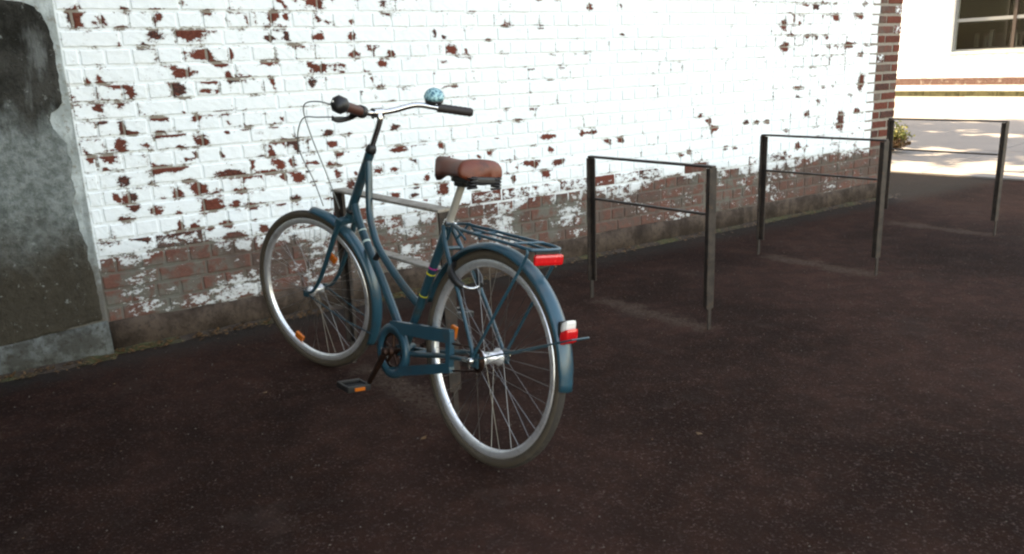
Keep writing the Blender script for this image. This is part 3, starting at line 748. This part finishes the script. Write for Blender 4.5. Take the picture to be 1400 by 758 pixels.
for s_ in (-1, 1):
    mb.tube(spline([(.30, s_*.010, .925), (.22, s_*.018, .905), (.14, s_*.026, .893), (.09, s_*.05, .905)], 5), .0042, 8)
    for j in range(2):
        cx, cy = .088, s_*(.045 if j else .020)
    n = 44; hel = [V(.086+.015*math.cos(a), s_*.047+.015*math.sin(a), .880+.040*a/(2*math.pi*4)) for a in [2*math.pi*4*i/n for i in range(n+1)]]
    mb.tube(hel, .0034, 6)
mb.box(.075, .20, -.052, .052, .895, .920, bev=.008)
mb.box(.16, .215, -.028, .028, .880, .905, bev=.006)
mb.build('saddle_springs', M['black'], sad)
mb = MB(); mb.tube([(.275, 0, .73), (.205, 0, .885), (.196, 0, .905)], .0128, 14); part('seat_post', mb, M['post'])

# carrier ------------------------------------------------------------------
rk_ = MB(); r1 = .0052
loop = spline([(.20, .030, .757), (.16, .040, .752), (.10, .056, .748), (-.05, .060, .742), (-.17, .062, .738), (-.215, .058, .735), (-.232, .040, .734), (-.232, -.040, .734), (-.215, -.058, .735), (-.17, -.062, .738), (-.05, -.060, .742), (.10, -.056, .748), (.16, -.040, .752), (.20, -.030, .757)], 5)
rk_.tube(loop, r1, 8)
for y in (0,): rk_.tube(spline([(.13, y, .750), (.05, y, .746), (-.10, y, .742), (-.232, y, .735)], 4), .0038, 8)
for x in (.08, -.15): rk_.tube([(x, -.058, .743), (x, .058, .743)], .004, 8)
rk_.tube([(.20, .030, .757), (.245, .020, .752)], r1, 8); rk_.tube([(.20, -.030, .757), (.245, -.020, .752)], r1, 8)
for s_ in (-1, 1):
    rk_.tube(spline([(-.212, s_*.060, .735), (-.205, s_*.062, .70), (-.10, s_*.066, .53), (.0, s_*.068, .362)], 5), .0050, 8)
    rk_.tube([(.185, s_*.036, .752), (.125, s_*.030, .715)], .004, 8)
    rk_.tube([(.20, s_*.034, .755), (.243, s_*.018, .700)], .0045, 8)
car = part('luggage_carrier', rk_, M['guard'])
mb = MB(); mb.box(-.246, -.234, -.056, .056, .690, .722, bev=.008); mb.build('reflector', M['red'], car, label='wide red reflector')
mb = MB(); mb.box(-.234, -.228, -.045, .045, .70, .735, bev=.002); mb.build('reflector_bracket', M['black'], car)
# tail lamp on the mudguard
a = math.radians(154); dn = V(math.cos(a), 0, math.sin(a)); tn = V(math.sin(a), 0, -math.cos(a)); base = V(0, 0, .35)+dn*.364
def lampfn(p): return base+dn*p.x+V(0, 1, 0)*p.y+V(0, 0, 1)*p.z
mb = MB(); mb.box(.004, .034, -.021, .021, -.006, .030, bev=.012, fn=lampfn); tl = part('tail_lamp', mb, M['clear'])
mb = MB(); mb.box(.005, .042, -.024, .024, -.040, .004, bev=.012, fn=lampfn); mb.build('lens', M['red'], tl)
mb = MB(); mb.box(-.004, .006, -.022, .022, -.044, .034, bev=.003, fn=lampfn); mb.build('lamp_base', M['black'], tl)
# ring lock
lk = MB(); c0 = V(.155, 0, .590); ua = V(-.62, 0, .785).normalized(); ta = V(.785, 0, .62)
arc = [c0+V(0, 1, 0)*(.052*math.cos(q))+ua.cross(V(0, 1, 0)).normalized()*-.052*math.sin(q)*1.1 for q in [math.radians(d_) for d_ in range(-50, 231, 14)]]
lk.tube(arc, .011, 10, flat=(1.0, 1.3)); lock = part('ring_lock', lk, M['black'])
mb = MB(); arc = [c0+V(0, 1, 0)*(.050*math.cos(q))+ua.cross(V(0, 1, 0)).normalized()*-.050*math.sin(q)*1.1 for q in [math.radians(d_) for d_ in range(215, 341, 9)]]
mb.tube(arc, .0045, 8); mb.build('shackle', M['chrome'], lock)

# drive train --------------------------------------------------------------
CC = V(.494, .052, .257)
mb = MB()
mb.lathe([(.068, -.011), (.068, .011), (.098, .011), (.101, .006), (.101, -.006), (.098, -.011)], 40, tuple(CC), (0, 1, 0), closed=True)
def bar(p0, p1, h0, h1, th=.010):
    p0 = V(*p0); p1 = V(*p1); d = (p1-p0).normalized(); up = V(-d.z, 0, d.x)
    if up.z < 0: up = -up
    vs = []
    for (p, h) in ((p0, h0), (p1, h1)):
        for (a, b) in ((-1, -1), (1, -1), (1, 1), (-1, 1)): vs.append(p+up*(h/2*b)+V(0, 1, 0)*(th*a))
    mb.add(vs, [(0,1,2,3), (7,6,5,4), (0,4,5,1), (1,5,6,2), (2,6,7,3), (3,7,4,0)])
bar((.51, .052, .345), (.135, .056, .395), .042, .046)
bar((.515, .052, .172), (.125, .056, .292), .033, .033)
bar((.146, .056, .411), (.136, .056, .279), .026, .022, .0095)
part('chain_guard', mb, M['guard'])
def lathe_part(nm, prof, o, mat, n=24, parent=bike):
    mb = MB(); mb.lathe(prof, n, o, (0, 1, 0)); return mb.build(nm, mat, parent)
cr = MB()
nT = 76
prof = [( .068 if i % 2 else .071) for i in range(nT)]
vs = []
for y in (-.0015, .0015):
    for i in range(nT): q = 2*math.pi*i/nT; vs.append(CC+V(prof[i]*math.cos(q), y, prof[i]*math.sin(q)))
    for i in range(nT): q = 2*math.pi*i/nT; vs.append(CC+V(.057*math.cos(q), y, .057*math.sin(q)))
fs = []
for i in range(nT):
    j = (i+1) % nT
    fs += [(i, j, nT+j, nT+i), (2*nT+i, 3*nT+i, 3*nT+j, 2*nT+j), (i, 2*nT+i, 2*nT+j, j), (nT+i, nT+j, 3*nT+j, 3*nT+i)]
cr.add(vs, fs)
for k in range(5):
    q = 2*math.pi*k/5+.3; cr.tube([CC, CC+V(.06*math.cos(q), 0, .06*math.sin(q))], [.009, .006], 6)
cr.lathe([(.018, -.008), (.018, .018), (.012, .024)], 16, tuple(CC), (0, 1, 0))
ring = part('chainring', cr, M['chain'])
lathe_part('sprocket', [(.036, -.002), (.036, .002), (.022, .006), (.018, .010)], (0, .050, .35), M['chain'])
lathe_part('axle_nut', [(.010, 0), (.012, .004), (.012, .014), (.006, .020)], (0, .066, .35), M['chrome'], 6)
lathe_part('axle_nut', [(.006, -.020), (.012, -.014), (.012, -.004), (.010, 0)], (0, -.066, .35), M['chrome'], 6)
mb = MB(); mb.box(.008, .052, .062, .076, .318, .345, bev=.006); part('chain_tensioner', mb, M['chrome'])
mb = MB(); cp = []
for i in range(40):
    q = math.radians(90-180*i/39) ; cp.append(CC+V(.071*math.cos(q), 0, .071*math.sin(q)))
for i in range(16):
    q = math.radians(-90-180*i/15); cp.append(V(.037*math.cos(q), .052, .35+.037*math.sin(q)))
full = []
for i in range(len(cp)):
    a, b = cp[i], cp[(i+1) % len(cp)]; m_ = max(1, int((b-a).length/.012))
    full += [a.lerp(b, t_/m_) for t_ in range(m_)]
mb.tube(full, [.0042 if i % 2 else .0030 for i in range(len(full))], 6, closed=True, up=(0, 1, 0)); part('chain', mb, M['chain'])
def crank(s_, e):
    b = V(.494, s_*.085, .257); e = V(*e)
    mb = MB(); mb.tube([b, e], [.0125, .0095], 10, flat=(.7, 1.2), up=(0, 1, 0)); mb.lathe([(.015, -.012), (.015, .010), (.010, .013)], 14, tuple(b), (0, s_, 0)); part('crank', mb, M['chain'])
    c = e+V(0, s_*.062, 0); pd = MB()
    pd.tube([e, e+V(0, s_*.11, 0)], .0065, 8)
    for x in (-.036, .036): pd.box(-.009, .009, -.046, .046, -.011, .011, bev=.003, fn=lambda p: c+V(x, 0, 0)+p)
    for y in (-.042, .042): pd.box(-.036, .036, -.005, .005, -.010, .010, bev=.002, fn=lambda p: c+V(0, y, 0)+p)
    po = part('pedal', pd, M['black'])
    for x in ((-.0465, .0465) if s_ > 0 else ()):
        mb = MB(); mb.box(-.003, .003, -.020, .020, -.006, .006, bev=.001, fn=lambda p: c+V(x, 0, 0)+p); mb.build('pedal_reflector', M['orange'], po)
crank(1, (.590, .092, .112)); crank(-1, (.398, -.092, .402))
mb = MB(); mb.lathe([(.011, -.06), (.011, .08)], 14, (.494, 0, .257), (0, 1, 0)); part('crank_axle', mb, M['chain'])

# ------------------------------------------------------------------ white house
HO = Vector((13.3247, 28.1878)); HD = Vector((.565, -.825)); HD.normalize(); HN = Vector((-HD.y, HD.x))   # HN points away from the camera
def Hs(s_, o, z): return Vector((HO.x+HD.x*s_-HN.x*o, HO.y+HD.y*s_-HN.y*o, z))
house = empty('white_house', Matrix.Translation(Hs(0, 0, 0)), label='sunlit white rendered house with red brick band beyond the pavement', cat='house')
hinv = Matrix.Translation(-Hs(0, 0, 0))
def hbox(mb, s0, s1, o0, o1, z0, z1, bev=0): mb.box(s0, s1, o0, o1, z0, z1, bev=bev, fn=lambda p: Hs(p.x, p.y, p.z))
def hp(nm, mb, mat, parent=None):
    o = mb.build(nm, mat, house if parent is None else parent)
    o.matrix_local = hinv if parent is None else Matrix.Identity(4)
    return o
M['hwhite'] = render_mat('white_house_render', (.78, .77, .74), (.84, .83, .80), (.74, .72, .68), 2, .2)
M['hbrick'] = simple('red_house_brick', (.12, .06, .046), .85, 0, .3, ((.3,.25,.2), .8), 9)
M['winframe'] = simple('grey_window_frame', (.16, .17, .17), .5)
M['sill'] = simple('pale_green_sill', (.42, .50, .47), .5)
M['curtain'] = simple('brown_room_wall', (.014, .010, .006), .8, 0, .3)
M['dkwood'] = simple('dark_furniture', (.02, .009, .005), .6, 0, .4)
M['pale_item'] = simple('pale_shelf_item', (.03, .025, .018), .6)
WS0, WS1, WZ0, WZ1 = 1.90, 5.4, 1.20, 3.25
mb = MB()
hbox(mb, -14, WS0, -.4, 0, .40, 6.5); hbox(mb, WS1, 14, -.4, 0, .40, 6.5); hbox(mb, WS0, WS1, -.4, 0, .40, WZ0); hbox(mb, WS0, WS1, -.4, 0, WZ1, 6.5)
hbox(mb, -14, 14, -6, -5.7, .0, 6.5); hbox(mb, -14, -13.7, -5.69, -.401, 0, 6.5); hbox(mb, 13.7, 14, -5.69, -.401, 0, 6.5)
hp('wall', mb, M['hwhite'])
mb = MB(); hbox(mb, -14.1, 14.1, -.4, .03, -.05, .165); hp('footing', mb, M['hwhite'])
mb = MB(); hbox(mb, -14.3, 14.3, -6.3, .5, 6.51, 6.7); hp('roof', mb, M['darkcement'])
mb = MB(); hbox(mb, -14, 14, -.38, -.002, .167, .399); hp('band_mortar', mb, M['plinth'])
bms = [MB() for _ in range(4)]
for q in bms: hbox(q, .006, .234, -.03, .008, 0, .066, bev=.004)
s_ = -3.0; meshes = []
for row in range(3):
    s_ = -2.0+(.12 if row % 2 else 0)
    while s_ < 6.0:
        mb = MB(); hbox(mb, s_+.006, s_+.234, -.03, .010+rnd.uniform(0, .004), .172+row*.075, .172+row*.075+.066); hp('brick', mb, M['hbrick']); s_ += .24
# window
fo = -.14
mb = MB()
for (a, b, c_, d_) in ((WS0, WS0+.09, WZ0, WZ1), (WS1-.09, WS1, WZ0, WZ1)): hbox(mb, a, b, fo-.06, fo, c_, d_, .006)
hbox(mb, WS0+.09, WS1-.09, fo-.06, fo, WZ0, WZ0+.07); hbox(mb, WS0+.09, WS1-.09, fo-.06, fo, WZ1-.08, WZ1)
hbox(mb, WS0+.09, 3.66, fo-.05, fo-.005, 2.12, 2.22); hbox(mb, 3.76, WS1-.09, fo-.05, fo-.005, 2.12, 2.22)
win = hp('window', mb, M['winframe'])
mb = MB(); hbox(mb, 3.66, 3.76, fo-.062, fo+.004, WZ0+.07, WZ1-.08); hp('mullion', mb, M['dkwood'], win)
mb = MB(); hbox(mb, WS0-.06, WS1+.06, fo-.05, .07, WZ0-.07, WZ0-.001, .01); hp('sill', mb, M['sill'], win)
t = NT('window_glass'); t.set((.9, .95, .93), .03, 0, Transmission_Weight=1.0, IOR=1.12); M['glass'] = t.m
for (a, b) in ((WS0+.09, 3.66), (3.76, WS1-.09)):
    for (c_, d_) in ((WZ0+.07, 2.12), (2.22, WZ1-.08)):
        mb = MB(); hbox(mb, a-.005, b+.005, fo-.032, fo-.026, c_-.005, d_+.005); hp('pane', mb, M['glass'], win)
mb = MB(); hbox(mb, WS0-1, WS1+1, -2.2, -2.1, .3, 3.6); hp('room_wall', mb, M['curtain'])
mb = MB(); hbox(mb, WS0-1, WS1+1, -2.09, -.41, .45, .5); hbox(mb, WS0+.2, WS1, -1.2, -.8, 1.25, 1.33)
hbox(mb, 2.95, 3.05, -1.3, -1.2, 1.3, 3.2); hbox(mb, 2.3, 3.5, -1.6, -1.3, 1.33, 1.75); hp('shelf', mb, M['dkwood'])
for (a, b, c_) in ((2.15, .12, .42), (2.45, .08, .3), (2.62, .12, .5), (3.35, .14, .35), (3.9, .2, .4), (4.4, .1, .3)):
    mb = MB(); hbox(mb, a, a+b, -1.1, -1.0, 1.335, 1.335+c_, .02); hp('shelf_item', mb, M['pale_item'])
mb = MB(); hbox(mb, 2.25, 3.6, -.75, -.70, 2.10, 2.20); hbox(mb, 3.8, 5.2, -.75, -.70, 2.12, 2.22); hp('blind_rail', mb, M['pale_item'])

# mossy kerb before the house
kerb = empty('kerb', Matrix.Translation((11.5, 24.3, 0)), kind='structure')
M['moss'] = render_mat('mossy_kerb_stone', (.045, .042, .018), (.085, .078, .038), (.035, .03, .018), 5, .5)
K0 = Vector((11.5016, 24.3013)); K1 = Vector((13.6096, 21.3016)); KD = (K1-K0).normalized(); KN = Vector((-KD.y, KD.x))
for i in range(-4, 12):
    a = i*1.0; mb = MB()
    mb.box(a+.006, a+.994, 0, .30, -.05, .15+rnd.uniform(0, .008), bev=.015, fn=lambda p: Vector((K0.x+KD.x*p.x+KN.x*p.y, K0.y+KD.y*p.x+KN.y*p.y, p.z)))
    o = mb.build('kerbstone', M['moss'], kerb); o.matrix_local = Matrix.Translation((-11.5, -24.3, 0))

# ------------------------------------------------------------------ bush of yellowing leaves at the corner
def leafmat(name, a, b):
    t = NT(name); t.set(t.mix(t.noise(25, 3, .6, t.pos()), a, b), .6); return t.m
M['leafy'] = leafmat('yellow_green_leaf', (.20, .17, .02), (.10, .12, .02))
M['leafb'] = leafmat('brown_orange_leaf', (.07, .026, .007), (.14, .065, .018))
M['bark'] = simple('grey_brown_bark', (.08, .06, .045), .9, 0, .3)
def leaf(mb, c, L, mat=0, flat=None):
    d = Vector((rnd.uniform(-1, 1), rnd.uniform(-1, 1), rnd.uniform(-.7, .9) if flat is None else rnd.uniform(-flat, flat))).normalized()
    e = d.cross(Vector((rnd.uniform(-1, 1), rnd.uniform(-1, 1), rnd.uniform(-1, 1)) if flat is None else (rnd.uniform(-flat, flat), rnd.uniform(-flat, flat), 1))).normalized()*L*.32
    u_ = d*L/2; k_ = d.cross(e).normalized()*L*.08
    mb.add([c-u_, c-e*.9+k_, c+u_, c+e*.9+k_], [(0, 1, 2), (0, 2, 3)], mat)
bx, by = 4.93, 10.35
bush = empty('bush', Matrix.Translation((bx, by, 0)), label='small yellow-green bush with browning leaves at the foot of the brick corner', cat='bush')
mb = MB()
tips = []
for i in range(22):
    a = rnd.uniform(0, 6.28); r = rnd.uniform(.05, .25); h = rnd.uniform(.10, .36)
    e = Vector((r*math.cos(a), r*math.sin(a), h)); mb.tube(spline([(0, 0, 0), (e.x*.4, e.y*.4, h*.6), tuple(e)], 3), [.006, .005, .005, .004, .004, .003, .002], 5); tips.append(e)
mb.build('stems', M['bark'], bush)
for nm, mt, n_, top in (('leaves', 'leafy', 900, 1), ('dry_leaves', 'leafb', 900, .5)):
    mb = MB()
    for i in range(n_):
        e = rnd.choice(tips); f = rnd.uniform(.25, 1.05)
        leaf(mb, Vector((e.x*f, e.y*f, max(.015, e.z*f*top)))+Vector((rnd.gauss(0, .04), rnd.gauss(0, .04), abs(rnd.gauss(0, .03)))), rnd.uniform(.03, .06))
    tag(mb.build(nm, M[mt], bush), kind='stuff')

# ------------------------------------------------------------------ tree behind the building, whose shadow falls on the pavement
tree = empty('tree', Matrix.Translation((3.5, 16.0, 0)), label='tall thin-branched tree behind the brick building', cat='tree')
tr = MB(); tw = MB(); lf = MB(); trr = random.Random(11)
def branch(p, d, L, r, lev):
    n = 5; pts = [p]; dd = d.copy()
    for i in range(n):
        dd = (dd+Vector((trr.gauss(0, .13), trr.gauss(0, .13), trr.gauss(0, .06)+(.03 if lev else 0)))).normalized(); pts.append(pts[-1]+dd*L/n)
    (tr if lev < 2 else tw).tube(pts, [r*(1-.75*i/n) for i in range(n+1)], 7 if lev < 2 else 4, cap=False)
    if lev < 3:
        for k in range((14, 8, 7)[lev]):
            f = trr.uniform(.35, 1) if lev else .38+.62*k/9
            i = min(n-1, int(f*n)); q = pts[i].lerp(pts[i+1], f*n-i)
            a = trr.uniform(0, 6.28); nd = (dd*(.5 if lev else .15)+Vector((math.cos(a), math.sin(a), trr.uniform(-.05, .35)))).normalized()
            branch(q, nd, L*trr.uniform(.38, .55), r*.42, lev+1)
    else:
        for i in range(16):
            leaf(lf, pts[trr.randint(1, n)]+Vector((trr.gauss(0, .07), trr.gauss(0, .07), trr.gauss(0, .05))), .27)
branch(Vector((0, 0, -.1)), Vector((.04, .02, 1)), 6.4, .13, 0)
tr.build('trunk', M['bark'], tree); tw.build('twigs', M['bark'], tree)
tag(lf.build('leaves', M['leafy'], tree), kind='stuff')

# ------------------------------------------------------------------ litter
mb = MB()
for i in range(1100):
    s_ = rnd.uniform(-.1, 8.5) if i % 4 else rnd.uniform(4.2, 7.5)
    o = .03+(.06 if s_ > 6.34 else 0)+abs(rnd.gauss(0, .05))
    leaf(mb, W(s_, o, .008+rnd.random()*.012), rnd.uniform(.010, .032), flat=.25)
tag(mb.build('leaf_litter', M['leafb']), 'line of small brown leaves along the wall foot', kind='stuff')
# crumbly dirt and moss banked up in the joint between wall and asphalt
t = NT('joint_dirt'); P = t.pos(); n1 = t.noise(22, 6, .7, P); n2 = t.noise(4, 4, .6, P)
t.set(t.mix(t.step(n2, .45, .62), t.mix(n1, (.018, .011, .007), (.075, .048, .034)), t.mix(n1, (.03, .03, .010), (.085, .075, .028))), 1); t.bump(n1, 1, .015)
M['dirt'] = t.m
n = 420; K = 5; vs = []
for i in range(n+1):
    s_ = -.02+7.6*i/n; b0 = .070 if s_ > 6.345 else .010; wd = .035+.030*abs(fbm(s_, 0, 4, 1))+rnd.uniform(0, .012)
    for k in range(K):
        f = k/(K-1); vs.append(W(s_, b0+wd*f, -.002+(1-f)**1.3*(.014+.012*abs(fbm(s_, 1, 6, 4)))+(rnd.uniform(0, .004) if k < K-1 else -.004)))
mb = MB(); mb.add(vs, [(i*K+k, i*K+k+1, (i+1)*K+k+1, (i+1)*K+k) for i in range(n) for k in range(K-1)], 0, True)
tag(mb.build('dirt', M['dirt']), 'dark crumbly dirt and moss along the wall foot', kind='stuff')
# grit
mb = MB(); gr = random.Random(5)
for i in range(2600):
    x = gr.uniform(-2.6, 4.6); y = gr.uniform(.9, 7.0)
    if (Vector((x, y))-WC).dot(WN) > -.02: continue
    R_ = gr.uniform(.0015, .0045); a = gr.uniform(0, 6); c_ = Vector((x, y, R_*.3))
    e1 = Vector((math.cos(a), math.sin(a), 0))*R_; e2 = Vector((-math.sin(a), math.cos(a), 0))*R_*gr.uniform(.5, 1)
    mb.add([c_-e1, c_-e2, c_+e1, c_+e2, c_+Vector((0, 0, R_*.8))], [(0, 1, 4), (1, 2, 4), (2, 3, 4), (3, 0, 4)])
M['grit'] = simple('grey_brown_grit', (.10, .075, .06), .9, 0, .5, sc_=3)
tag(mb.build('grit', M['grit']), 'loose grit and tiny stones scattered over the asphalt', kind='stuff')
mb = MB()
for i in range(110):
    x = rnd.uniform(-2.5, 4.5); y = rnd.uniform(1.2, 6.5)
    if (Vector((x, y))-WC).dot(WN) > -.1: continue
    leaf(mb, Vector((x, y, .006)), rnd.uniform(.006, .014), flat=.2)
tag(mb.build('scattered_debris', M['leafb']), 'tiny dry leaf scraps scattered over the asphalt', kind='stuff')
fl = MB(); leaf(fl, Vector((0, 0, 0)), .032, flat=.15)
for (x, y, lb) in ((.62, 2.50, 'small dry leaf lying on the asphalt to the right of the rear wheel'), (-1.02, 3.02, 'small dry leaf on the asphalt left of the front wheel'), (-.33, 2.55, 'small dry leaf on the asphalt between pedal and rear wheel')):
    o = fl.build('fallen_leaf', M['leafb']); o.location = (x, y, .008); o.rotation_euler = (0, 0, rnd.uniform(0, 6)); tag(o, lb, 'leaf', 'single leaves on the asphalt')
